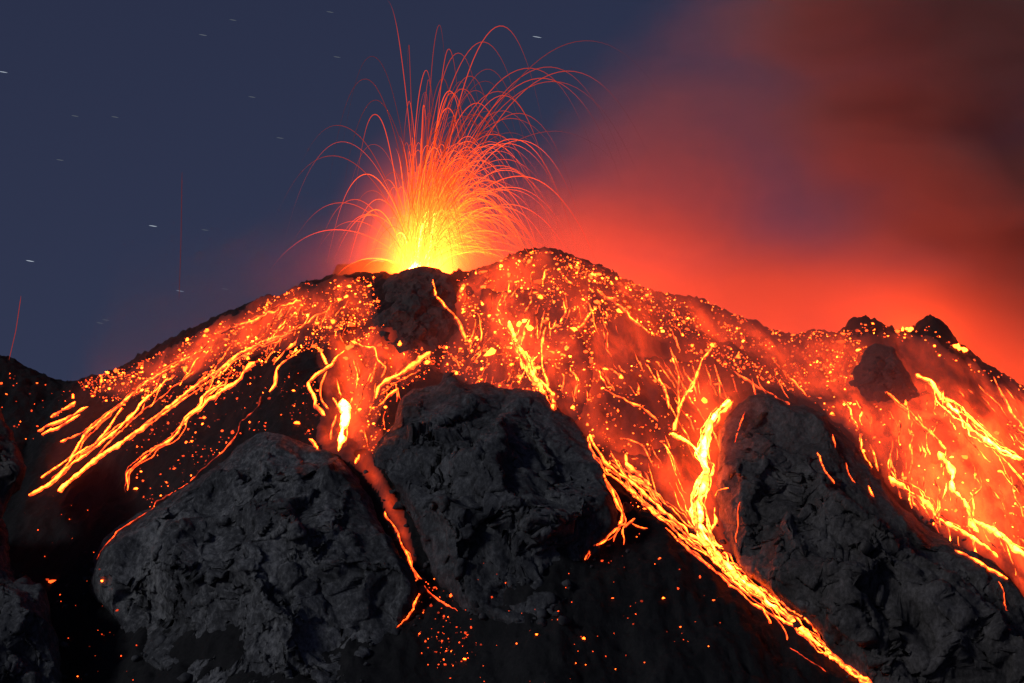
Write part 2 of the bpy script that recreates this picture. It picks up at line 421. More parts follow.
crag(PD, (-22,470), 40, 'small reddish rock buttress at the left edge, above another crag', M_ROCKR, seed=4, free=-150)
crag(PE, (-12,620), 55, 'dark jagged crag in the bottom left corner', M_ROCKD, seed=5, free=-70)
crag(PF, (415,312), 30, 'dark brown rock tower just below the erupting crater', M_SCORIA, seed=6, dY=-6, back=20, amp=0.95, vox=0.9)
crag(PG, (884,378), 24, 'small dark rounded knob under the twin peaks at the right', M_SCORIA, seed=7, dY=-2, back=15, amp=0.8, vox=0.9)

rs = np.random.default_rng(31)
lib = []
for k in range(8):
    import bmesh
    bm = bmesh.new(); bmesh.ops.create_icosphere(bm, subdivisions=2, radius=1.0)
    v_ = np.array([v.co[:] for v in bm.verts]); f_ = np.array([[v.index for v in f.verts] for f in bm.faces]); bm.free()
    for _ in range(11):
        nv = rs.normal(size=3); nv /= np.linalg.norm(nv); ov = v_ @ nv - rs.uniform(0.5, 0.8); v_ = v_ - nv * np.maximum(ov, 0)[:, None]
    v_ = v_ * np.array([rs.uniform(0.9, 1.4), rs.uniform(0.8, 1.2), rs.uniform(0.6, 0.9)]); lib.append((v_, f_))
made = {}
for poly, nst, who in ((PA, 60, 'pale grey crag at the lower left'), (PB, 50, 'tall dark crag in the middle'), (PC, 30, 'long dark crag at the lower right'), (PE, 14, 'jagged crag in the bottom left corner')):
    pp = np.asarray(poly, float); cy_ = pp[:, 1].mean() - 10; n_ = 0; it = 0
    while n_ < nst and it < 3000:
        it += 1
        k = rs.integers(len(pp)); a_, b_ = pp[k], pp[(k + 1) % len(pp)]; t_ = rs.random()
        x_, y_ = a_ + (b_ - a_) * t_ + rs.normal(size=2) * np.array([12, 9])
        if y_ < cy_ or y_ > 690 or x_ < -5 or x_ > 1030: continue
        Yg = ground_Y([x_], [y_])[0]
        if not np.isfinite(Yg): continue
        P_ = to_world(np.array([x_]), np.array([y_]), Yg)[0]
        s_ = 1.3 * math.exp(abs(rs.normal(0, 0.75))); s_ = min(s_, 7)
        kk = (int(rs.integers(8)), who == 'tall dark crag in the middle')
        if kk not in made:
            o = mesh_obj('loose_rock', lib[kk[0]][0], lib[kk[0]][1], M_ROCKD, None, None, False); made[kk] = o
        else:
            o = made[kk].copy(); COL.objects.link(o)
        o.location = (P_[0], P_[1], float(Hg(P_[:1], P_[1:2])[0]) + 0.25 * s_); o.scale = (s_, s_, s_); o.rotation_euler = (rs.uniform(-.4, .4), rs.uniform(-.4, .4), rs.uniform(0, 6.28))
        tag(o, 'dark loose rock lying at the foot of the ' + who, 'rock', 'loose rocks at the foot of the ' + who); n_ += 1

# combined surface for dropping lava on
allV = [TV]; allF = [TF]; off = len(TV)
for o, V, F, p in CRAGS:
    allV.append(V); allF.append(F + off); off += len(V)
BV = BVHTree.FromPolygons(np.vstack(allV).tolist(), np.vstack(allF).tolist())
NT = len(TF)
CAM = Vector((0, 0, ZC))
def cast(px, py):
    d = Vector(((px - 512) / YR, 1.0, (341.5 - py) / YR)).normalized()
    loc, nor, idx, dist = BV.ray_cast(CAM, d, 4000)
    if loc is None: return None
    if nor.dot(d) > 0: nor = -nor
    return np.array(loc), np.array(nor), idx < NT

# ------------------------------------------------------------------ lava flows
def refine(pts, step=1.6, jit=1.0, seed=0):
    p = np.asarray(pts, float); L = np.r_[0, np.cumsum(np.hypot(*np.diff(p, axis=0).T))]
    s = np.arange(0, L[-1], step)
    x = np.interp(s, L, p[:, 0]); y = np.interp(s, L, p[:, 1])
    k = np.array([1, 2, 3, 2, 1.0]); k /= k.sum()
    if len(s) > 8:
        x2 = np.convolve(np.pad(x, 2, 'edge'), k, 'valid'); y2 = np.convolve(np.pad(y, 2, 'edge'), k, 'valid'); x, y = x2, y2
    x = x + jit * 2.0 * fbm2(s / 9.0, 0 * s + seed * 3.3, seed, 3); y = y + jit * 1.4 * fbm2(s / 9.0, 0 * s + seed * 5.1 + 40, seed + 9, 3)
    return x, y, s / max(L[-1], 1)
def ribbon(name, pts, w0, w1, g0, g1, parent, seed, jit=1.0, lump=0.5, only_ground=False):
    x, y, t = refine(pts, 1.6, jit, seed)
    segs = []; cur = []; lastY = None
    for i in range(len(x)):
        h = cast(x[i], y[i])
        if h is None:
            lastY = None
            if cur: segs.append(cur); cur = []
            continue
        if lastY is not None and abs(h[0][1] - lastY) > 16:
            segs.append(cur); cur = []
        lastY = h[0][1]; cur.append((h[0], h[1], h[2], t[i], i))
    if cur: segs.append(cur)
    offs = np.array([-1, -0.72, -0.3, 0.3, 0.72, 1.0]); dome = np.array([-0.55, 0.22, 0.4, 0.4, 0.22, -0.55]); prof = np.array([0.04, 0.3, 1.0, 1.0, 0.3, 0.04])
    for sg in segs:
        if len(sg) < 3: continue
        C = np.array([a[0] for a in sg]); Nn = np.array([a[1] for a in sg]); G = np.array([a[2] for a in sg]); tt = np.array([a[3] for a in sg]); ii = np.array([a[4] for a in sg])
        if len(C) > 6:
            for _ in range(2): C[1:-1] = (C[:-2] + 2 * C[1:-1] + C[2:]) / 4
        T = np.gradient(C, axis=0); T /= np.linalg.norm(T, axis=1, keepdims=True) + 1e-9
        Nn = (Nn + np.array([0, -0.3, 0.5])); Nn /= np.linalg.norm(Nn, axis=1, keepdims=True)
        S = np.cross(T, Nn); S /= np.linalg.norm(S, axis=1, keepdims=True) + 1e-9
        wn = 1 + lump * fbm2(ii / 5.0, 0 * ii + seed * 1.7, seed + 70, 3) * 1.6
        wd = np.maximum(0.25, (w0 + (w1 - w0) * tt) * 0.5 * wn)
        endt = np.minimum(1, np.minimum(np.arange(len(C)), np.arange(len(C))[::-1]) / 3.0 + 0.25); wd = wd * endt
        g = (g0 + (g1 - g0) * tt) * np.clip(1 + lump * 1.8 * fbm2(ii / 7.0, 0 * ii + seed * 2.9, seed + 80, 3), 0.15, 3)
        V = C[:, None, :] + S[:, None, :] * (offs[None, :, None] * wd[:, None, None])
        zg = Hg(V[..., 0], V[..., 1])
        lift = dome[None, :] * np.minimum(wd, 3.0)[:, None] + 1.15
        Vg = V.copy(); Vg[..., 2] = zg + lift
        Vc = V + Nn[:, None, :] * lift[..., None]
        V = np.where(G[:, None, None], Vg, Vc)
        mesh_obj(name, V.reshape(-1, 3), grid_faces(len(C), 6)[:, ::-1], M_FLOW, parent, (g[:, None] * prof[None, :]).ravel())
FG = 'lava flows on the slopes'
def flow(label, pts, w, g, rivs=(), braid=0, lump=0.5, jit=1.0, spread=5):
    w0, w1 = w if isinstance(w, tuple) else (w, w)
    g0, g1 = g if isinstance(g, tuple) else (g, g)
    h = cast(*pts[0]); p0 = h[0] if h else to_world(pts[0][0], pts[0][1], 1400)
    root = empty('lava_flow', tuple(p0)); tag(root, label, 'lava flow', FG)
    sd = int(abs(pts[0][0] * 7 + pts[0][1] * 13)) % 9973
    ribbon('channel', pts, w0, w1, g0, g1, root, sd, jit, lump)
    for k, r in enumerate(rivs):
        rp, rw, rg = r
        ribbon('rivulet', rp, rw, rw * 0.8, rg, rg * 0.8, root, sd + 31 * (k + 1), jit * 1.2, lump)
    p = np.asarray(pts, float)
    for k in range(braid):
        r_ = random.Random(sd + k)
        n = len(p); a = r_.randint(0, max(0, n // 3)); b = r_.randint(max(a + 2, 2 * n // 3), n)
        q = p[a:b].copy()
        if len(q) < 2: q = p.copy()
        d = np.gradient(q, axis=0); nrm = np.stack([-d[:, 1], d[:, 0]], 1); nrm /= np.linalg.norm(nrm, axis=1, keepdims=True) + 1e-9
        o_ = r_.uniform(0.4, 1) * spread * (1 if r_.random() < 0.5 else -1)
        env = np.sin(np.linspace(0.15, 1, len(q)) * math.pi * 0.9)
        q = q + nrm * (o_ * env)[:, None]
        ribbon('rivulet', q, r_.uniform(0.9, 1.7), r_.uniform(0.8, 1.4), g0 * r_.uniform(0.3, 0.7), g1 * r_.uniform(0.25, 0.6), root, sd + 500 + k, jit * 1.5, lump)
    return root

# left flank
flow('widest bright lava stream on the left flank, running straight down to a blunt tip', [(280,337),(262,343),(239,354),(218,372),(205,380),(183,397),(150,422),(126,441),(98,459),(78,475),(57,493)], (2.6,5), (4,11), braid=1, jit=0.7)
flow('leftmost long lava stream on the left flank, reaching furthest down with a pointed tip', [(205,350),(186,360),(165,372),(138,389),(121,406),(110,413),(98,423),(84,436),(75,453),(64,470),(50,485),(27,497)], (2,3.2), (3,8), braid=2, spread=4)
flow('short lava strand twisting beside the leftmost long stream', [(123,408),(104,434),(95,445),(75,456),(60,466),(40,480)], 2.4, 6, braid=1, spread=3)
flow('kinked lava stream between the leftmost long stream and the widest bright one', [(169,379),(160,387),(150,396),(142,404),(136,414),(122,426),(108,438),(82,459),(66,471),(52,481)], 3, (9,6), braid=2, spread=4)
flow('thin dull red lava thread just above the widest bright stream', [(196,372),(173,389),(155,403),(131,422),(112,441),(94,459)], 1.4, 2.2)
flow('thin orange lava tongue ending in a red tip left of the twisting strand', [(108,415),(94,427),(78,436),(59,443)], 2, 4)
flow('middle one of three short parallel lava tongues at the left foot', [(88,407),(75,415),(61,422),(48,427),(36,433)], 2.6, 6)
flow('lowest one of three short parallel lava tongues at the left foot', [(80,416),(70,422),(61,427),(50,431),(41,436)], 2.8, 6)
flow('topmost one of three short parallel lava tongues at the left foot', [(77,403),(70,407),(62,412),(49,419)], 3.2, 6)
flow('lava stream on the left flank bending into a thin hook at its lower end', [(224,383),(213,391),(203,397),(199,408),(184,419),(180,431),(170,441),(159,448),(140,462),(126,474),(128,481),(126,494)], (2.6,1.6), (6,3), braid=2, spread=4)
flow('lava stream with a swollen bright head right of the hooked stream', [(256,363),(250,366),(244,373),(241,380),(225,390),(213,398),(197,410),(180,427)], (4,2.6), (8,6), braid=1, spread=3)
flow('short curved lava stream standing alone on the dark slope right of the left flank streams', [(302,352),(292,358),(283,364),(275,373),(276,382),(274,388),(268,395)], (2.4,3.4), (4,6))
flow('long dull red beaded lava line along the top edge of the pale grey crag', [(262,398),(257,410),(240,424),(230,445),(215,460),(190,482),(165,498),(135,522),(115,535),(103,550),(96,562)], 1.4, 1.1, lump=1.2, jit=1.6)
for k,(a,b,lab) in enumerate([((300,300),(215,335),'faint upper lava streak near the left skyline'),((330,310),(252,350),'faint orange lava streak high on the left flank above the widest bright stream')]):
    flow(lab, [a,((a[0]+b[0])/2,(a[1]+b[1])/2+3),b], 2.2, 2.2, braid=1, lump=1.0, jit=2)
# below the crater
flow('angular lava stream shaped like a bent elbow left of the white hot lava pool', [(345,352),(336,360),(327,370),(317,376),(308,382),(311,391),(316,399),(314,406),(320,412),(326,418)], 2.8, 6, rivs=[([(327,371),(322,385),(320,395),(323,404),(329,412)],1.8,3)])
flow('short lava stroke joining the bent elbow stream from above', [(316,347),(322,354),(328,366)], 2.6, 5)
flow('white hot swollen lava pool pouring down between the two front crags', [(343,400),(346,410),(345,420),(342,432),(341,445),(338,454)], (9.5,3.5), (170,12), rivs=[([(332,398),(338,405),(340,415)],2.2,8),([(337,415),(332,430),(330,442)],2,5),([(346,425),(348,436),(345,444)],2,6)], lump=0.7, jit=0.8)
flow('tiny lava tongue on the top edge of the pale grey crag', [(310,439),(314,444),(319,451)], 2.2, 4)
flow('bright straight lava stream slanting left below the dark rock tower', [(431,353),(420,361),(411,367),(398,376),(388,381),(377,390),(374,402)], (4,2.6), (7,7), rivs=[([(418,372),(404,380),(392,385),(380,397)],1.3,3)])
flow('shorter lava stream parallel below the bright straight slanting one', [(398,389),(388,398),(378,408)], 2.4, 4.5)
flow('crooked orange lava trickle dropping from a bright clump left of the rock tower', [(350,342),(362,346),(374,349),(378,362),(387,369),(381,381)], 2.2, 4, rivs=[([(378,362),(374,375),(369,387)],2,3)])
flow('lava trickle running down the right side of the dark rock tower', [(432,279),(436,296),(449,311),(458,322),(464,334),(465,342)], (2,2.8), 4, rivs=[([(446,352),(456,360),(460,372)],1.3,2)])
# centre
flow('broad yellow lava stream dropping to the right shoulder of the tall middle crag', [(507,322),(514,336),(519,350),(524,356),(530,368),(536,382),(548,396),(555,411)], (3.4,3), (16,10), jit=1.6, rivs=[([(530,320),(524,334),(521,346)],2.5,6),([(497,320),(508,330),(515,340)],2.2,4)], braid=6, spread=6, lump=1.1)
flow('narrow lava thread right of the broad yellow stream above the middle crag', [(547,328),(542,340),(541,354),(541,368),(548,382),(549,394)], 2.2, 4.5, lump=0.7)
flow('diagonal lava streak alone near the skyline above the hazy dark knoll', [(598,290),(611,302),(625,311),(633,320),(641,327),(650,335)], 3, 4.5, lump=0.7)
flow('short lava streak with a bright foot left of the hazy dark knoll', [(590,313),(584,324),(578,331)], 2.4, 5)
flow('left prong of the forked lava stream in the middle right slope', [(657,371),(661,384),(668,396),(669,411)], 2.6, 6, lump=0.7)
flow('longest prong of the forked lava stream, rising to the right', [(712,347),(703,360),(698,374),(694,386),(684,398),(679,410),(676,424),(672,434)], (2,3.4), (3.5,8), braid=1, spread=3)
flow('faint middle prong of the forked lava stream', [(671,358),(674,366),(678,376),(678,393),(679,408)], 2.6, 4.5, lump=0.7)
flow('lava link carrying the forked stream across to the white hot cascade', [(670,435),(684,441),(693,448),(701,457)], (2.6,4), (12,40))
flow('white hot lava cascade beside the right crag, longest stream, running to the bottom edge', [(731,401),(720,409),(712,421),(707,433),(705,445),(702,456),(709,470),(703,485),(698,497),(700,514),(703,532),(712,548),(724,563),(738,577),(753,591),(774,607),(797,626),(820,647),(844,666),(868,683),(890,700)], (4.2,3), (46,5), lump=0.95, jit=1.7, braid=10, spread=7, rivs=[([(733,402),(722,412),(718,421),(710,430)],2.4,7),([(713,508),(716,520),(711,533),(714,545)],4,9),([(698,497),(695,512),(699,530),(708,546)],2.5,7),([(728,488),(720,490),(713,500)],1.8,3),([(760,585),(783,603),(797,613),(813,624),(820,640),(832,652)],2,3.4)])
flow('wide braided lava stream running down right from the middle crag to join the cascade', [(590,434),(595,450),(607,466),(626,479),(637,488),(658,507),(682,528),(705,547),(724,564),(736,576)], (2.4,4), (6,11), braid=11, spread=9, jit=1.4)
flow('lava stream branching off left under the middle crag, ending in a thin long tail', [(602,474),(609,487),(616,500),(622,514),(623,523),(607,537),(590,551),(585,562)], (3,1.5), (5,3), rivs=[([(636,520),(628,524),(623,530),(622,538)],1.6,3.5),([(622,528),(625,538),(623,548)],1.2,2.5),([(632,525),(640,530),(650,531)],1.6,2.6),([(621,528),(615,536),(613,544)],1.1,2)], braid=2, spread=3)
flow('thin lava thread along the lower edge of the braided stream above the black slope', [(665,528),(677,540),(689,552),(715,573),(735,589),(753,605),(764,611),(768,618),(771,626)], 1.8, 3.2, rivs=[([(755,605),(774,618),(785,630),(788,642)],1.5,2.4),([(790,648),(805,660),(828,674)],1,0.9)], braid=1, spread=3)
flow('lumpy bright lava patch above the braided stream', [(626,455),(628,467),(640,476),(651,488)], (3,4.5), 6, lump=1.0)
flow('thin arched red lava line over the lumpy bright patch', [(622,439),(642,445),(649,459),(654,468)], 1.3, 2)
flow('thin beaded lava line crossing the dark slope towards the forked stream', [(600,388),(615,397),(630,403),(647,412),(661,425)], 1.7, 2.2, lump=0.9)
flow('thin lava line along the dark ridge above the right crag', [(733,372),(747,382),(760,389),(775,398),(792,407)], 1.7, 2, lump=0.8)
# right
flow('thick white yellow lava stream below the twin peaks, running off the right edge', [(914,375),(929,381),(939,394),(941,402),(955,411),(969,428),(988,443),(1007,454),(1020,460),(1060,487)], (3,6.5), (14,70), braid=6, spread=8, lump=0.8, jit=1.4)
flow('uppermost lava stream at the right edge, above the thick white yellow one', [(993,378),(1002,396),(1011,412),(1024,431),(1050,458)], (3,5), (4,7))
flow('orange lava stream from the dark rounded knob down to the right', [(885,391),(901,405),(913,415),(925,429),(941,443),(948,453)], (1.8,3), (3,5), braid=2, spread=5)
flow('bright knotted lava stream in the middle of the right lava field', [(937,453),(948,464),(953,477),(952,490),(966,503),(970,522),(979,535)], (4,6), 22, rivs=[([(981,477),(983,487),(972,497),(968,507)],2.4,5),([(943,462),(943,472),(942,480)],1.4,4)], lump=0.9)
flow('lava stream leaving the knotted one towards the right edge', [(972,520),(993,532),(1008,545),(1024,556),(1055,575)], (4,5), 18, braid=2, spread=5)
flow('lava stream along the lower left side of the right lava field', [(888,478),(911,493),(929,506),(937,519),(961,532),(987,548),(999,560)], (4,2.4), (14,7), braid=3, spread=6, lump=0.9)
flow('lowest lava seam hugging the crest of the right crag', [(955,551),(974,560),(993,572),(1009,581)], (2,3), (5,8))
flow('thin vertical lava thread near the right edge under the thick stream', [(1011,477),(1012,493),(1020,506),(1023,520)], 1.8, 3.4)
# on the crags
flow('thin red lava trickle hanging down the top of the right crag', [(818,453),(822,467),(829,477),(835,486)], 1.5, 2.6)
flow('tiny red lava trickle on the right crag nearest its skyline', [(832,435),(834,443),(835,450)], 1.2, 2)
flow('slim red lava trickle right of the hanging one on the right crag', [(845,463),(848,475),(856,486)], 1.0, 1.6)
flow('short orange lava tongue on the shoulder of the right crag', [(868,487),(871,492),(875,499)], 1.8, 4)
flow('faint lava thread on the reddened left side of the right crag', [(745,412),(739,427),(735,446)], 1.0, 1.2)
flow('lower faint lava thread on the reddened left side of the right crag', [(740,502),(739,520),(736,545)], 1.0, 1.2)
flow('lava dribble spilling over the lower right end of the right crag crest', [(998,582),(1003,592),(1004,604),(1008,612)], 1.0, 1.7)
flow('forked thin lava trickle in the gap between the two front crags', [(384,512),(396,533),(403,550),(414,572),(421,594),(407,618),(393,634)], (1.8,1.4), (3,2), rivs=[([(410,566),(419,580),(434,598),(459,613)],1.3,1.8),([(403,548),(410,556),(412,568)],1.2,1.8)], jit=1.2)
flow('small flame shaped lava tongue at the top of the gap between the two front crags', [(360,455),(358,461),(354,468)], 3, 5)

TZ = [([(455,288),(500,268),(560,262),(610,290),(600,385),(560,400),(480,385)], 70, 'thin lava trickle winding down the glowing slope right of the crater', 'trickles right of the crater'),
      ([(600,300),(780,348),(800,392),(740,380),(700,440),(660,450),(590,370)], 40, 'thin lava trickle on the hazy slope under the right hand skyline', 'trickles under the right skyline'),
      ([(840,400),(900,385),(1000,380),(1024,400),(1024,540),(960,540),(880,480)], 95, 'thin lava trickle in the wide lava field at the right edge', 'trickles in the right lava field'),
      ([(150,368),(300,290),(370,285),(370,330),(310,345),(200,385)], 40, 'thin lava trickle among the embers high on the left flank', 'trickles on the left flank'),
      ([(330,340),(400,350),(470,350),(440,375),(385,440),(340,440)], 16, 'thin lava trickle below the dark rock tower', 'trickles below the rock tower'),
      ([(600,450),(660,440),(690,500),(690,530),(640,500)], 14, 'thin lava trickle on the dark slope left of the white hot cascade', 'trickles left of the cascade')]
rt = random.Random(77)
for poly, cnt, lab, grp in TZ:
    p = np.asarray(poly, float); lo = p.min(0); hi = p.max(0); n_ = 0; it = 0
    while n_ < cnt and it < 2000:
        it += 1
        q = (rt.uniform(lo[0], hi[0]), rt.uniform(lo[1], hi[1]))
        if not inside(np.array([q[0]]), np.array([q[1]]), poly)[0]: continue
        h = cast(*q)
        if h is None or not h[2]: continue
        x, y = h[0][0], h[0][1]; pts = []; Lm = rt.uniform(10, 38); ph = rt.uniform(0, 99)
        for k in range(int(Lm / 2)):
            e = 18.0
            g_ = Hg(np.array([x + e, x - e, x, x]), np.array([y, y, y + e, y - e]))
            dx, dy = g_[1] - g_[0], g_[3] - g_[2]; L_ = math.hypot(dx, dy) + 1e-6
            a_ = math.atan2(dy, dx) + 0.35 * float(fbm2(np.array([k / 5.0]), np.array([ph]), 3, 2)[0]) * 2
            x += 2 * math.cos(a_); y += 2 * math.sin(a_); pts.append((x, y))
        pts = np.array(pts); C = np.stack([pts[:, 0], pts[:, 1], Hg(pts[:, 0], pts[:, 1])], 1)
        T_ = np.gradient(C, axis=0); S = np.stack([-T_[:, 1], T_[:, 0]], 1); S /= np.linalg.norm(S, axis=1, keepdims=True) + 1e-9
        k_ = np.arange(len(C)); wd = rt.uniform(0.3, 0.75) * np.clip(1 + 1.6 * fbm2(k_ / 2.5, 0 * k_ + ph, 9, 3), 0.3, 2.2) * np.minimum(1, np.minimum(k_ + 1, len(C) - k_) / 4.0)
        V = np.zeros((len(C), 5, 3)); of = np.array([-1, -0.55, 0, 0.55, 1.0])
        for j in range(5):
            xx = C[:, 0] + S[:, 0] * of[j] * wd; yy = C[:, 1] + S[:, 1] * of[j] * wd
            V[:, j] = np.stack([xx, yy, Hg(xx, yy) + 1.3 + np.array([-1.5, 0.2, 0.4, 0.2, -1.5])[j] * np.minimum(wd, 1)], 1)
        gg = (2.6 if 'right edge' in lab else 1.5) * rt.choice([1.0, 1.6, 2.5, 4.0]) * np.clip(1 + 2.2 * fbm2(k_ / 3.0, 0 * k_ + ph, 19, 3), 0.1, 3)
        o = mesh_obj('lava_trickle', V.reshape(-1, 3), grid_faces(len(C), 5)[:, ::-1], M_FLOW, None, (gg[:, None] * np.array([0.05, 0.5, 1, 0.5, 0.05])).ravel())
        tag(o, lab, 'lava trickle', grp); n_ += 1

# ------------------------------------------------------------------ slow lava fields and painted haze glow
def field(label, poly, g, soft, lift=0.5):
    px, py = to_px(TV); m = (TV[:, 1] > 1000) & (TV[:, 1] < 1502)
    d = np.zeros(len(TV)); ins = np.zeros(len(TV), bool)
    bb = np.asarray(poly); mm = m & (px > bb[:, 0].min()) & (px < bb[:, 0].max()) & (py > bb[:, 1].min()) & (py < bb[:, 1].max())
    ins[mm] = inside(px[mm], py[mm], poly); d[ins] = poly_dist(px[ins], py[ins], poly)
    f = smooth(0, soft, d + 0.35 * soft * fbm2(TV[:, 0] / 16, TV[:, 1] / 22, 77, 3) * ins) * ins
    f = f * (0.5 + 0.9 * smooth(-0.35, 0.4, fbm2(TV[:, 0] / 38, TV[:, 1] / 50, 123, 3)))
    for kx, ky, sx, sy, h in KN[:5]: f = f * (1 - 0.6 * np.exp(-((TV[:, 0] - kx) / sx) ** 2 - ((TV[:, 1] - ky) / (sy * 1.3)) ** 2))
    keep = (f > 0.0)
    fm = keep[TF].all(1)
    used = np.unique(TF[fm]); mp = -np.ones(len(TV), int); mp[used] = np.arange(len(used))
    V = TV[used].copy(); ff = f[used]
    V[:, 2] += lift * np.minimum(1, ff * 4) - 0.25 + 0.15
    o = mesh_obj('lava_and_glow_field', V, mp[TF[fm]], M_FIELD, None, g * ff)
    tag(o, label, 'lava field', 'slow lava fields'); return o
field('wide glowing orange lava field filling the slope at the right edge', [(805,400),(850,385),(905,385),(930,378),(1000,375),(1100,420),(1100,640),(1030,610),(1000,580),(930,535),(880,492),(845,440)], 2.4, 34)
field('wide dull red sheet painted with the glow of lit haze, below the right hand skyline, between crater and twin peaks', [(440,285),(480,264),(510,252),(545,244),(600,262),(700,290),(780,326),(868,328),(940,334),(1000,382),(1080,422),(1080,470),(920,425),(860,412),(800,404),(755,388),(733,402),(728,440),(742,560),(690,530),(640,490),(600,452),(560,425),(480,396),(435,370),(450,330)], 0.8, 20, 0.4)  # red haze glow over the slope, painted as emission on a ground sheet
field('glowing lava field right of the crater above the middle crag', [(455,285),(500,275),(560,290),(590,330),(600,380),(600,430),(570,430),(545,405),(480,395),(450,365),(470,330)], 1.4, 48, 0.9)
field('glowing lava field around the white hot cascade and the forked stream', [(640,350),(720,335),(760,380),(735,400),(728,440),(740,560),(720,565),(690,530),(640,490),(600,470),(600,440),(660,440),(655,400)], 1.2, 40, 0.9)
field('glowing lava patch around the white hot pool between the front crags', [(312,325),(375,315),(440,345),(440,372),(395,392),(385,440),(365,475),(340,465),(310,440),(318,400),(308,380)], 1.2, 36)
field('orange glow of lit dust painted on the ground in the gap between the two front crags', [(345,440),(370,445),(385,475),(405,510),(420,560),(408,570),(392,530),(372,492),(352,470)], 0.5, 14)  # emissive patch painted in place of the lava-lit dust cloud
field('broad dull red lava field high on the left flank', [(80,392),(150,358),(250,298),(340,268),(375,280),(380,330),(330,345),(260,362),(190,385),(120,402)], 0.75, 26)

# ------------------------------------------------------------------ crater, hidden vents, added smoke lights
def pool(name, label, x, y, rx, ry, g, zoff, seed):
    na, nr = 28, 4; V = []; 
    z0 = float(Hg(np.array([x]), np.array([y]))[0]) + zoff
    for r in np.linspace(0.05, 1, nr):
        for a in np.linspace(0, 2 * math.pi, na, endpoint=False):
            k = 1 + 0.25 * math.sin(3 * a + seed) + 0.1 * math.sin(7 * a + seed * 2)
            V.append((x + rx * r * k * math.cos(a), y + ry * r * k * math.sin(a), z0 + 0.8 * (1 - r * r)))
    F = grid_faces(nr, na, True)
    o = mesh_obj(name, V, F, M_POOL, None, np.full(len(V), g)); tag(o, label, 'lava pool', 'lava pools in the vents'); return o
pool('lava_pool', 'white hot lava pool inside the crater under the fountain', -97, 1540, 26, 17, 55, 4, 1)
pool('lava_pool', 'lava pool in the vent behind the rounded summit right of the crater', 110, 1575, 34, 20, 42, 6, 2)
pool('lava_pool', 'lava pool in the vent behind the twin peaks at the right', 415, 1560, 44, 20, 22, 6, 3)

def far_smoke_light(label, x0, x1, y0, y1, g):  # glowing sheet added out of sight behind the ridge to light the smoke
    m = (TV[:, 0] > x0) & (TV[:, 0] < x1) & (TV[:, 1] > y0) & (TV[:, 1] < y1)
    fx = smooth(x0, x0 + 40, TV[:, 0]) * (1 - smooth(x1 - 40, x1, TV[:, 0])) * smooth(y0, y0 + 15, TV[:, 1]) * (1 - smooth(y1 - 40, y1, TV[:, 1]))
    f = np.clip(fx * 1.6 - 0.5 + 0.5 * fbm2(TV[:, 0] / 40, TV[:, 1] / 40, 91, 3), 0, 1) * m
    fm = (f > 0)[TF].all(1); used = np.unique(TF[fm]); mp = -np.ones(len(TV), int); mp[used] = np.arange(len(used))
    V = TV[used].copy(); V[:, 2] += 0.6 * np.minimum(1, f[used] * 4) - 0.1
    tag(mesh_obj('lava_and_glow_field', V, mp[TF[fm]], M_FIELD, None, g * f[used]), label, 'lava field', 'slow lava fields')
far_smoke_light('unseen lava sheet added on the far side of the ridge to light the smoke above it from below', -40, 330, 1522, 1639, 22.0)
far_smoke_light('unseen lava sheet added behind the twin peaks to light the smoke there from below', 290, 760, 1518, 1639, 26.0)

# ------------------------------------------------------------------ glowing boulders
REG = [ # polygon, count, glow median, size, phrase
 ([(75,383),(140,362),(300,284),(375,276),(385,330),(350,350),(310,352),(270,362),(180,402),(100,402)], 760, 1.9, 1.0, 'among the dense scatter high on the left flank'),
 ([(455,280),(500,258),(545,248),(610,276),(625,312),(590,340),(600,385),(560,400),(540,415),(480,388),(450,370),(465,330)], 560, 2.6, 1.15, 'among the dense scatter right of the crater'),
 ([(530,248),(600,264),(700,294),(790,332),(862,330),(875,380),(800,395),(720,365),(650,335),(610,300)], 620, 1.8, 1.0, 'on the hazy slope under the right hand skyline'),
 ([(590,370),(690,350),(760,380),(720,410),(700,450),(660,470),(640,520),(600,450),(570,410)], 170, 1.8, 1.0, 'on the dark slope around the forked stream'),
 ([(350,330),(400,345),(470,335),(480,380),(440,372),(395,392),(388,440),(365,460),(340,380)], 150, 1.8, 1.05, 'below the dark rock tower'),
 ([(800,390),(870,385),(960,400),(1030,430),(1030,560),(960,530),(880,470)], 110, 3.0, 1.1, 'in the wide lava field at the right edge'),
 ([(408,560),(440,575),(480,600),(482,650),(440,675),(415,650),(420,610)], 70, 1.0, 0.85, 'in the cluster on the black slope below the middle crag'),
 ([(580,545),(640,530),(720,585),(720,660),(600,675),(540,640)], 40, 0.9, 0.8, 'on the black slope right of the middle crag'),
 ([(120,400),(260,375),(320,370),(320,440),(250,430),(150,510),(130,480)], 110, 0.9, 0.85, 'on the dark slope above the pale grey crag'),
 ([(0,365),(60,388),(90,395),(40,440),(20,440),(0,405)], 26, 1.4, 1.0, 'on the low dark hill at the left edge'),
 ([(20,500),(90,480),(100,560),(140,640),(150,683),(65,683),(50,590)], 26, 0.9, 0.8, 'on the black slope left of the pale grey crag'),
 ([(860,320),(900,326),(935,325),(960,350),(1024,384),(1024,396),(950,362),(920,345),(860,334)], 55, 2.6, 1.1, 'along the skyline of the twin peaks'),
 ([(480,560),(560,625),(640,690),(480,690),(400,690)], 26, 0.7, 0.7, 'near the bottom edge below the middle crag'),
]
def ico():
    import bmesh
    bm = bmesh.new(); bmesh.ops.create_icosphere(bm, subdivisions=1, radius=1.0)
    V = np.array([v.co[:] for v in bm.verts]); F = np.array([[v.index for v in f.verts] for f in bm.faces]); bm.free(); return V, F
IV, IF = ico()
emb = []
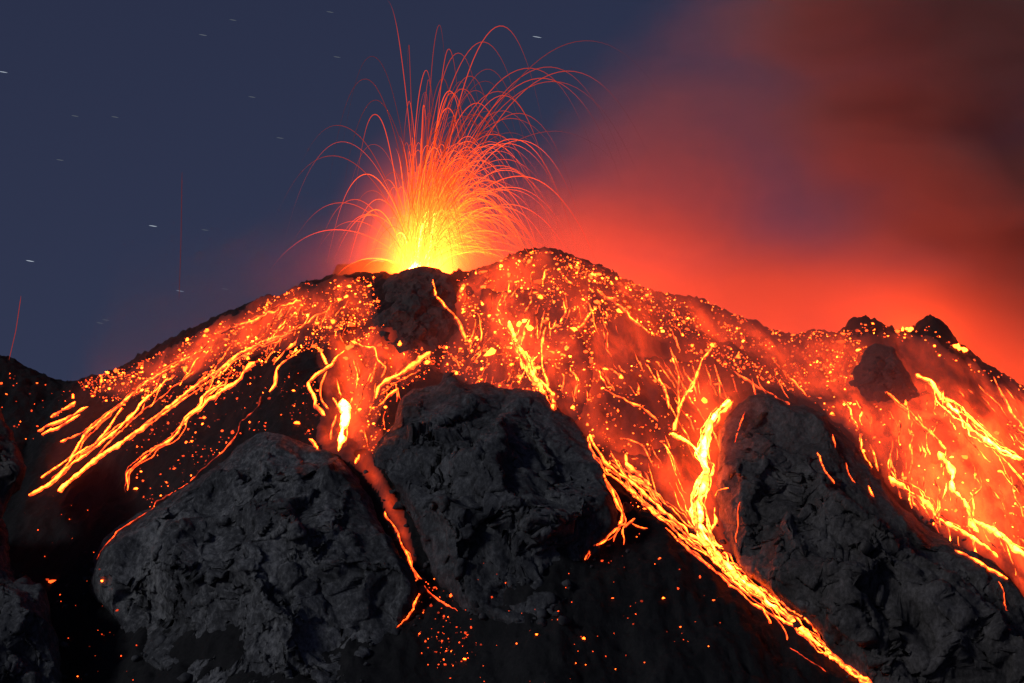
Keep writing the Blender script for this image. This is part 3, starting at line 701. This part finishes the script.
for poly, cnt, gm, sz, phrase in REG:
    p = np.asarray(poly, float); n = 0; tries = 0
    lo = p.min(0); hi = p.max(0)
    cnt = int(cnt * (3.0 if cnt >= 100 else 1.5))
    while n < cnt and tries < cnt * 8:
        tries += 1
        q = lo + rng.random(2) * (hi - lo)
        if not inside(np.array([q[0]]), np.array([q[1]]), poly)[0]: continue
        sg = -1 if q[0] < 400 else 1
        clump = float(n2(np.array([(q[0] - sg * q[1]) / 9.0]), np.array([(q[1] + sg * q[0]) / 30.0]), 5)[0])
        if rng.random() > clump * clump * 2.6 + 0.08: continue
        h = cast(*q)
        if h is None or (not h[2] and cnt > 60): continue
        g = gm * math.exp(rng.normal(0, 1.1)) * (0.6 + 0.9 * clump)
        s = sz * 0.41 * math.exp(rng.normal(0, 0.55))
        emb.append((h[0], h[1], min(g * 2.0, 40), min(s, 2.3), phrase)); n += 1
# a few marked single ones
for (x, y, g, s) in [(492,353,12,3.0),(470,342,8,1.6),(530,330,9,2.6),(520,325,10,2.4),(540,298,8,2.2),(516,283,5,2),(576,330,9,2.4),(567,348,7,1.9),(605,370,7,2.4),(621,378,7,1.8),(703,402,8,3),(712,346,7,2.0),
                     (872,324,8,1.6),(907,330,14,2.4),(911,330,14,2.4),(903,330,10,2),(958,348,16,2.4),(963,350,16,2.6),(955,347,12,2),(905,405,6,2.4),(360,410,7,2.0),(297,423,5,2.0),(52,582,1.6,1.8),(73,398,6,2),(102,382,6,2.2),(165,376,4,2),(340,300,6,2.4),(333,322,5,2),(400,345,7,2.2),(354,343,8,2.4)]:
    h = cast(x, y)
    if h: emb.append((h[0], h[1], g * 2.2, s, 'standing out larger and brighter than those around it'))
emb.sort(key=lambda e: -e[3] * (0.6 + min(e[2], 8) * 0.125))
def ember_mesh(loc, nor, s, seed):
    r_ = np.random.default_rng(seed)
    V = IV * (1 + 0.36 * r_.normal(size=(len(IV), 1))) * s * np.array([r_.uniform(0.8, 1.5), r_.uniform(0.8, 1.9), r_.uniform(0.6, 1.4)])
    return V
protos = {}
for i, (loc, nor, g, s, phrase) in enumerate(emb[:300]):
    gl = 2 ** round(math.log2(g) * 2) ** 1 if False else round(math.log2(max(g, 0.4)) * 2) / 2
    key = (gl, i % 4)
    if key not in protos:
        V = ember_mesh(None, None, 1.0, int(gl * 14) * 5 + i % 4 + 900)
        o = mesh_obj('glowing_boulder', V, IF, M_EMBER, None, np.full(len(V), 2.0 ** gl), False); protos[key] = o
    else:
        o = protos[key].copy(); COL.objects.link(o)
    o.location = tuple(loc + nor * s * 0.35); o.scale = (s, s, s); o.rotation_euler = (0, 0, rng.random() * 6.28)
    big = 'standing out' in phrase
    tag(o, ('glowing lava boulder ' if big else 'small glowing lava boulder ') + phrase, 'boulder', 'glowing boulders ' + phrase)
VV = []; FF = []; GG = []
for i, (loc, nor, g, s, phrase) in enumerate(emb[300:]):
    V = ember_mesh(None, None, s, i) + loc + nor * s * 0.35
    VV.append(V); FF.append(IF + i * len(IV)); GG.append(np.full(len(V), g))
o = mesh_obj('embers', np.vstack(VV), np.vstack(FF), M_EMBER, None, np.concatenate(GG), False)
tag(o, 'countless tiny glowing embers scattered over the volcano slopes', 'embers', None, 'stuff')

# ------------------------------------------------------------------ lava fountain
VX, VY, VZ = -97.0, 1540.0, float(to_world(np.array([415.]), np.array([278.]), 1540.)[0, 2])
def arc_pts(ax, az, dy, s1, x0=0.0, s0=0.0, n=26, drag=0.0):
    s = np.linspace(s0, s1, n)
    x = x0 + (ax - x0) * (s - drag * np.maximum(s - 0.8, 0) ** 2)
    z = az * (2 * s - s * s)
    return np.stack([VX + x, VY + dy * s, VZ + z], 1), s
def tube(P, r, k=4):
    T = np.gradient(P, axis=0); T /= np.linalg.norm(T, axis=1, keepdims=True) + 1e-9
    U = np.cross(T, np.array([0, 1.0, 0.02])); U /= np.linalg.norm(U, axis=1, keepdims=True) + 1e-9
    W = np.cross(T, U); a = np.arange(k) / k * 2 * math.pi
    V = P[:, None, :] + r[:, None, None] * (U[:, None, :] * np.cos(a)[None, :, None] + W[:, None, :] * np.sin(a)[None, :, None])
    return V.reshape(-1, 3), grid_faces(len(P), k, True)
K = 1540.0 / 1500.0
fountain = empty('lava_fountain', (VX, VY, VZ))
tag(fountain, 'fan of glowing lava arcs spraying up from the crater against the blue sky', 'lava fountain')
TR = [ # apex px, apex py, s end, brightness, radius
 (501,27,1.45,.75,.55),(483,46,1.45,.6,.5),(449,48,1.5,.6,.5),(459,57,1.5,.55,.45),(531,63,1.5,.6,.5),(551,62,1.5,.55,.45),(571,67,1.45,.6,.5),(543,76,1.55,.7,.5),(552,84,1.5,.5,.45),(585,45,1.3,.25,.4),
 (450,93,1.6,1.3,.6),(447,104,1.7,1.6,.6),(477,100,1.6,1.0,.55),(463,89,1.6,.7,.5),(552,135,1.25,.3,.4),(512,141,1.8,1.4,.55),(494,131,1.7,.9,.5),(364,172,1.7,1.6,.6),(377,211,1.7,2.2,.65),(369,214,1.6,1.4,.55),
 (438,144,1.7,2.0,.65),(422,204,1.5,3.0,.7),(443,212,1.85,4.0,.8),(415,224,1.6,4.0,.7),(336,159,1.5,.35,.4),(350,219,1.5,.5,.45),(332,228,1.7,.7,.45),(373,258,1.7,2.2,.55),(384,261,1.7,2.4,.5),(465,173,1.8,2.2,.65),(460,155,1.8,1.5,.55),
 (426,70,1.4,.8,.5),(376,116,1.6,.9,.55),(338,126,1.3,.3,.4),(424,105,1.6,1.2,.55),(452,93,1.6,1.0,.5),(408,43,1.3,.3,.4),(439,24,1.35,.35,.4),(388,5,1.0,.6,.5),(396,150,1.0,1.6,.6),(401,140,1.05,1.2,.5),(386,178,1.1,1.2,.5),
 (520,176,1.85,1.6,.55),(500,165,1.8,1.2,.5),(488,178,1.85,2.0,.55),(478,200,1.9,2.4,.55),(520,110,1.6,.6,.45),(498,95,1.5,.6,.45),(470,75,1.5,.5,.45),(355,200,1.6,.6,.45),(345,205,1.55,.5,.45)]
arcs = []
for k, (apx, apy, s1, g, r) in enumerate(TR):
    Z = ZC + (341.5 - apy) * K - VZ; X = (apx - 512) * K - VX
    x0 = random.Random(k).uniform(-12, 12)
    arcs.append((X, Z, random.Random(k + 99).uniform(-30, 30), s1 + (0.22 if s1 > 1.05 else 0), x0, 0.0, g, r))
rf = random.Random(21)
while len(arcs) < 760:
    Z = 26 + rf.expovariate(1 / 54.0)
    if Z > 225: continue
    X = rf.gauss(0.40, 0.36) * (Z * 0.55 + 55) * rf.uniform(0.5, 1.0) + rf.gauss(0, 5)
    if X < -75 or X > 105: continue
    g = 1.0 * math.exp(rf.gauss(0, 0.45)) * (2.2 if Z < 90 else (1.4 if Z < 150 else 0.4))
    if X < -5: g *= 0.6
    s1 = rf.uniform(1.65, 2.05) if rf.random() < 0.85 else rf.uniform(0.6, 1.1)
    arcs.append((X, Z, rf.gauss(0, 25), s1, rf.gauss(0, 8), rf.uniform(0, 0.4) if rf.random() < 0.4 else 0, g, rf.uniform(0.2, 0.42)))
VV = []; FF = []; GG = []; off = 0
for k, (X, Z, dy, s1, x0, s0, g, r) in enumerate(arcs):
    P, s = arc_pts(X, Z, dy, s1, x0, s0, 30, 0.12)
    h = (P[:, 2] - VZ)
    P[:, 0] += 0.25 * np.sin(s * 9 + k)
    gl = 1.3 * g * (0.75 + 6.0 * np.exp(-np.abs(h) / 32.0)) * np.clip(1.5 - 0.55 * s, 0.3, 2)
    rad = r * 0.62 * (1.15 - 0.35 * s / max(s)); tl = (s - s[0]) / (s[-1] - s[0]); rad = rad * np.clip((1.02 - tl) / 0.4, 0.05, 1); gl = gl * np.clip((1.1 - tl) / 0.5, 0.2, 1)
    V, F = tube(P, rad)
    G = np.repeat(gl, 4)
    if k < 95:
        mesh_obj('lava_arc', V, F, M_SPARK, fountain, G)
    else:
        VV.append(V); FF.append(F + off); GG.append(G); off += len(V)
o = mesh_obj('spatter_trails', np.vstack(VV), np.vstack(FF), M_SPARK, fountain, np.concatenate(GG)); o['kind'] = 'stuff'

na, nr = 24, 16; V = []
for i in range(nr):
    t = i / (nr - 1); h = -8 + 34 * t; rad = 11 * (1 - t) ** 0.8 * (0.75 + 0.5 * math.sin(math.pi * min(1, t * 1.4))) + 0.2
    for a in np.linspace(0, 2 * math.pi, na, endpoint=False):
        k = 1 + 0.35 * (float(n2(np.array([a * 2.2]), np.array([t * 4]), 61)[0]) - 0.5)
        V.append((VX - 6 + 8 * t + rad * k * math.cos(a), VY + rad * k * math.sin(a), VZ + h))
mesh_obj('jet_core', V, grid_faces(nr, na, True), M_POOL, fountain, np.repeat(900 * (1 - 0.9 * np.linspace(0, 1, nr)), na))

rj = random.Random(5)
for k in range(15):
    Z = rj.uniform(26, 72); X = rj.gauss(0.18, 0.3) * Z * 0.8
    P, q = arc_pts(X, Z, rj.gauss(0, 10), rj.uniform(0.8, 1.35), rj.gauss(0, 4), 0.0, 24)
    V, F = tube(P, 1.1 * np.clip((1.03 - np.linspace(0, 1, 24)) / 0.7, 0.1, 1) * rj.uniform(0.7, 1.3), 6)
    mesh_obj('lava_jet', V, F, M_SPARK, fountain, np.repeat(170 * (1.1 - np.linspace(0, 1, 24)) ** 1.3, 6))

# incandescent gas and fine spray at the heart of the fountain
def glow_volume(name, parent, centre, size, dens_nodes, label=None, kind=None, cat=None):
    import bmesh
    bm = bmesh.new(); bmesh.ops.create_icosphere(bm, subdivisions=3, radius=1.0)
    V = np.array([v.co[:] for v in bm.verts]) * np.array(size); F = np.array([[v.index for v in f.verts] for f in bm.faces]); bm.free()
    m, n, out = new_mat(name + '_gas'); dens_nodes(m, n, out)
    o = mesh_obj(name, V + np.array(centre), F, m, parent, None)
    if kind: o['kind'] = kind
    return o
def flame_nodes(m, n, out):
    tc = N(n, 'ShaderNodeTexCoord')
    mp = N(n, 'ShaderNodeMapping'); mp.inputs['Location'].default_value = (0.0, 0, 0); 
    n.links.new(tc.outputs['Generated'], mp.inputs[0])
    # distance from the vent (low in the middle) in a unit box
    sb = N(n, 'ShaderNodeVectorMath', operation='SUBTRACT'); sb.inputs[1].default_value = (0.45, 0.5, 0.30)
    n.links.new(mp.outputs[0], sb.inputs[0])
    sl = N(n, 'ShaderNodeVectorMath', operation='MULTIPLY'); sl.inputs[1].default_value = (2.2, 2.2, 1.55)
    n.links.new(sb.outputs[0], sl.inputs[0])
    ln = N(n, 'ShaderNodeVectorMath', operation='LENGTH'); n.links.new(sl.outputs[0], ln.inputs[0])
    f = N(n, 'ShaderNodeMath', operation='SUBTRACT', use_clamp=True); f.inputs[0].default_value = 1.0; n.links.new(ln.outputs['Value'], f.inputs[1])
    p1 = N(n, 'ShaderNodeMath', operation='POWER'); p1.inputs[1].default_value = 8.0; n.links.new(f.outputs[0], p1.inputs[0])
    p2 = N(n, 'ShaderNodeMath', operation='POWER'); p2.inputs[1].default_value = 2.0; n.links.new(f.outputs[0], p2.inputs[0])
    a = N(n, 'ShaderNodeMath', operation='MULTIPLY'); a.inputs[1].default_value = 3.2; n.links.new(p1.outputs[0], a.inputs[0])
    b = N(n, 'ShaderNodeMath', operation='MULTIPLY_ADD'); b.inputs[1].default_value = 0.03; n.links.new(p2.outputs[0], b.inputs[0]); n.links.new(a.outputs[0], b.inputs[2])
    em = N(n, 'ShaderNodeEmission'); em.inputs['Color'].default_value = LAVA; n.links.new(b.outputs[0], em.inputs['Strength'])
    n.links.new(em.outputs[0], out.inputs['Volume'])
    m.cycles.volume_step_rate = 0.25
glow_volume('glowing_gas', fountain, (VX + 20, VY, VZ + 62), (125, 90, 130), flame_nodes, kind=None)

# ------------------------------------------------------------------ smoke
def smoke_nodes(m, n, out):
    tc = N(n, 'ShaderNodeTexCoord'); geo = N(n, 'ShaderNodeNewGeometry')
    sp = N(n, 'ShaderNodeSeparateXYZ'); n.links.new(geo.outputs['Position'], sp.inputs[0])
    X, Y, Z = sp.outputs
    def mth(op, a, b=None, c=None, clamp=False):
        x = N(n, 'ShaderNodeMath', operation=op, use_clamp=clamp)
        for i, v in enumerate((a, b, c)):
            if v is None: continue
            if isinstance(v, (int, float)): x.inputs[i].default_value = v
            else: n.links.new(v, x.inputs[i])
        return x.outputs[0]
    def mr(v, a, b, c=0.0, d=1.0):
        x = N(n, 'ShaderNodeMapRange', interpolation_type='SMOOTHSTEP'); n.links.new(v, x.inputs[0])
        for i, q in zip((1, 2, 3, 4), (a, b, c, d)): x.inputs[i].default_value = q
        return x.outputs[0]
    nz = N(n, 'ShaderNodeTexNoise'); nz.inputs['Scale'].default_value = 0.006; nz.inputs['Detail'].default_value = 3; nz.inputs['Roughness'].default_value = 0.5
    n.links.new(geo.outputs['Position'], nz.inputs['Vector'])
    wob = mth('MULTIPLY_ADD', nz.outputs[0], 140.0, -70.0)
    Zr = mth('SUBTRACT', Z, ZC)
    # left border of the plume leans away to the upper right
    u = mth('ADD', mth('SUBTRACT', X, mth('MULTIPLY', Zr, 0.85)), wob)
    left = mr(u, -190.0, 60.0)
    back = mth('MULTIPLY', mr(Y, 1500.0, 1560.0), mr(Y, 1900.0, 1840.0))
    top = mr(Zr, 520.0, 380.0)
    plume = mth('MULTIPLY', mth('MULTIPLY', left, back), top)
    nb = N(n, 'ShaderNodeTexNoise'); nb.inputs['Scale'].default_value = 0.008; nb.inputs['Detail'].default_value = 4; nb.inputs['Roughness'].default_value = 0.55; nb.inputs['Distortion'].default_value = 0.5
    bm_ = N(n, 'ShaderNodeMapping'); bm_.inputs['Rotation'].default_value = (0, 0.6, 0); bm_.inputs['Scale'].default_value = (0.55, 1, 1.3)
    n.links.new(geo.outputs['Position'], bm_.inputs[0]); n.links.new(bm_.outputs[0], nb.inputs['Vector'])
    plume = mth('MULTIPLY', plume, mr(nb.outputs[0], 0.3, 0.7, 0.2, 1.9))
    # thicker bank at the upper right
    ubank = mth('ADD', mth('MULTIPLY_ADD', Zr, 0.75, X), mth('MULTIPLY', wob, 0.6))
    bank = mr(ubank, 420.0, 640.0)
    gap = mth('MULTIPLY', mth('MULTIPLY', mr(mth('ADD', X, wob), 150.0, 330.0), mr(mth('ADD', Zr, mth('MULTIPLY', wob, 0.5)), 55.0, 170.0)), mth('SUBTRACT', 1.0, bank))
    plume = mth('MULTIPLY', plume, mth('MULTIPLY_ADD', gap, -0.72, 1.0))
    pl = mth('MULTIPLY', plume, mth('MULTIPLY_ADD', bank, 0.0075, 0.0034))
    # thin fume hugging the slopes
    h1 = mth('SUBTRACT', Zr, mth('MULTIPLY', mth('SUBTRACT', Y, 1500.0), 0.72))   # height over the plane of the slope through the viewpoint level
    s = mth('SUBTRACT', h1, mth('MULTIPLY_ADD', mth('ABSOLUTE', mth('SUBTRACT', X, 40.0)), -0.22, 82.0))
    low = mth('MULTIPLY', mr(s, 75.0, -10.0), mr(Y, 1190.0, 1300.0))
    low = mth('MULTIPLY', low, mr(Y, 1640.0, 1560.0))
    low = mth('MULTIPLY', low, mr(mth('ADD', X, mth('MULTIPLY', wob, 0.8)), -330.0, 60.0, 0.25, 1.0))
    lo = mth('MULTIPLY', low, mth('MULTIPLY_ADD', nz.outputs[0], 0.0075, 0.002))
    dens = mth('ADD', pl, lo)
    v = N(n, 'ShaderNodeVolumePrincipled')
    v.inputs['Color'].default_value = (0.90, 0.58, 0.52, 1)
    v.inputs['Anisotropy'].default_value = 0.1
    n.links.new(dens, v.inputs['Density'])
    n.links.new(v.outputs[0], out.inputs['Volume'])
    m.cycles.volume_sampling = 'MULTIPLE_IMPORTANCE'
    m.cycles.volume_step_rate = 0.5
m, n, out = new_mat('smoke'); smoke_nodes(m, n, out)
x0, x1, y0, y1, z0, z1 = -420., 760., 1185., 1900., ZC - 260., ZC + 520.
BVt = [(x, y, z) for z in (z0, z1) for y in (y0, y1) for x in (x0, x1)]
BF = [(0,2,3,1),(4,5,7,6),(0,1,5,4),(2,6,7,3),(0,4,6,2),(1,3,7,5)]
o = mesh_obj('smoke_plume', BVt, BF, m, None, None, False)
tag(o, 'red lit smoke drifting right from the crater and over the slopes', 'smoke', None, 'stuff')

# ------------------------------------------------------------------ stars and stray sparks
m, n, out = new_mat('starlight')
e = N(n, 'ShaderNodeEmission'); e.inputs['Color'].default_value = (0.75, 0.85, 1, 1); at = N(n, 'ShaderNodeAttribute'); at.attribute_name = 'glow'
n.links.new(at.outputs['Fac'], e.inputs['Strength']); n.links.new(e.outputs[0], out.inputs['Surface']); m.cycles.emission_sampling = 'NONE'
def star(px, py, L, g, label, grp='short star streaks'):
    D = 20000.0
    a = to_world(np.array([px - L / 2]), np.array([py - L * 0.08]), D)[0]; b = to_world(np.array([px + L / 2]), np.array([py + L * 0.08]), D)[0]
    P = a + (b - a) * np.linspace(0, 1, 5)[:, None]; r = np.array([1, 4, 4.6, 4, 1.0])
    V, F = tube(P, r, 6)
    o = mesh_obj('star', V, F, m, None, np.full(len(V), g)); tag(o, label, 'star', grp)
star(3,72,9,.55,'white star streak at the upper left edge of the sky')
star(30,261,8,.65,'brightest star streak, low over the left flank')
star(153,226,8,.55,'star streak in the middle of the left sky')
star(180,291,8,.35,'star streak just under the middle of the left sky, lower than its neighbours')
star(537,37,9,.5,'star streak right of the tallest lava arc')
star(203,35,8,.16,'faint star streak near the top of the left sky')
star(739,31,5,.2,'faint star streak at the top beside the dark smoke')
for x, y in [(225,289),(115,117),(252,97),(280,138),(100,323),(106,320),(75,116),(205,230),(233,20),(337,57),(330,12),(60,160)]:
    star(x, y, 7, .13, 'very faint short star streak in the deep blue sky', 'very faint star streaks')
def stray(pts, g, label):
    P = np.array([to_world(np.array([float(x)]), np.array([float(y)]), 1480.)[0] for x, y in pts])
    t = np.linspace(0, len(P) - 1, 14); Q = np.stack([np.interp(t, range(len(P)), P[:, i]) for i in range(3)], 1)
    r = np.full(14, 0.3); r[0] = r[-1] = 0.1
    V, F = tube(Q, r); o = mesh_obj('spark_trail', V, F, M_SPARK, None, np.full(len(V), g)); tag(o, label, 'spark trail')
stray([(21,296),(16,330),(9,360)], .35, 'thin red spark trail falling onto the low hill at the left edge')
stray([(182,172),(181,240),(179,300)], .10, 'thin faint vertical spark trail in the left sky')
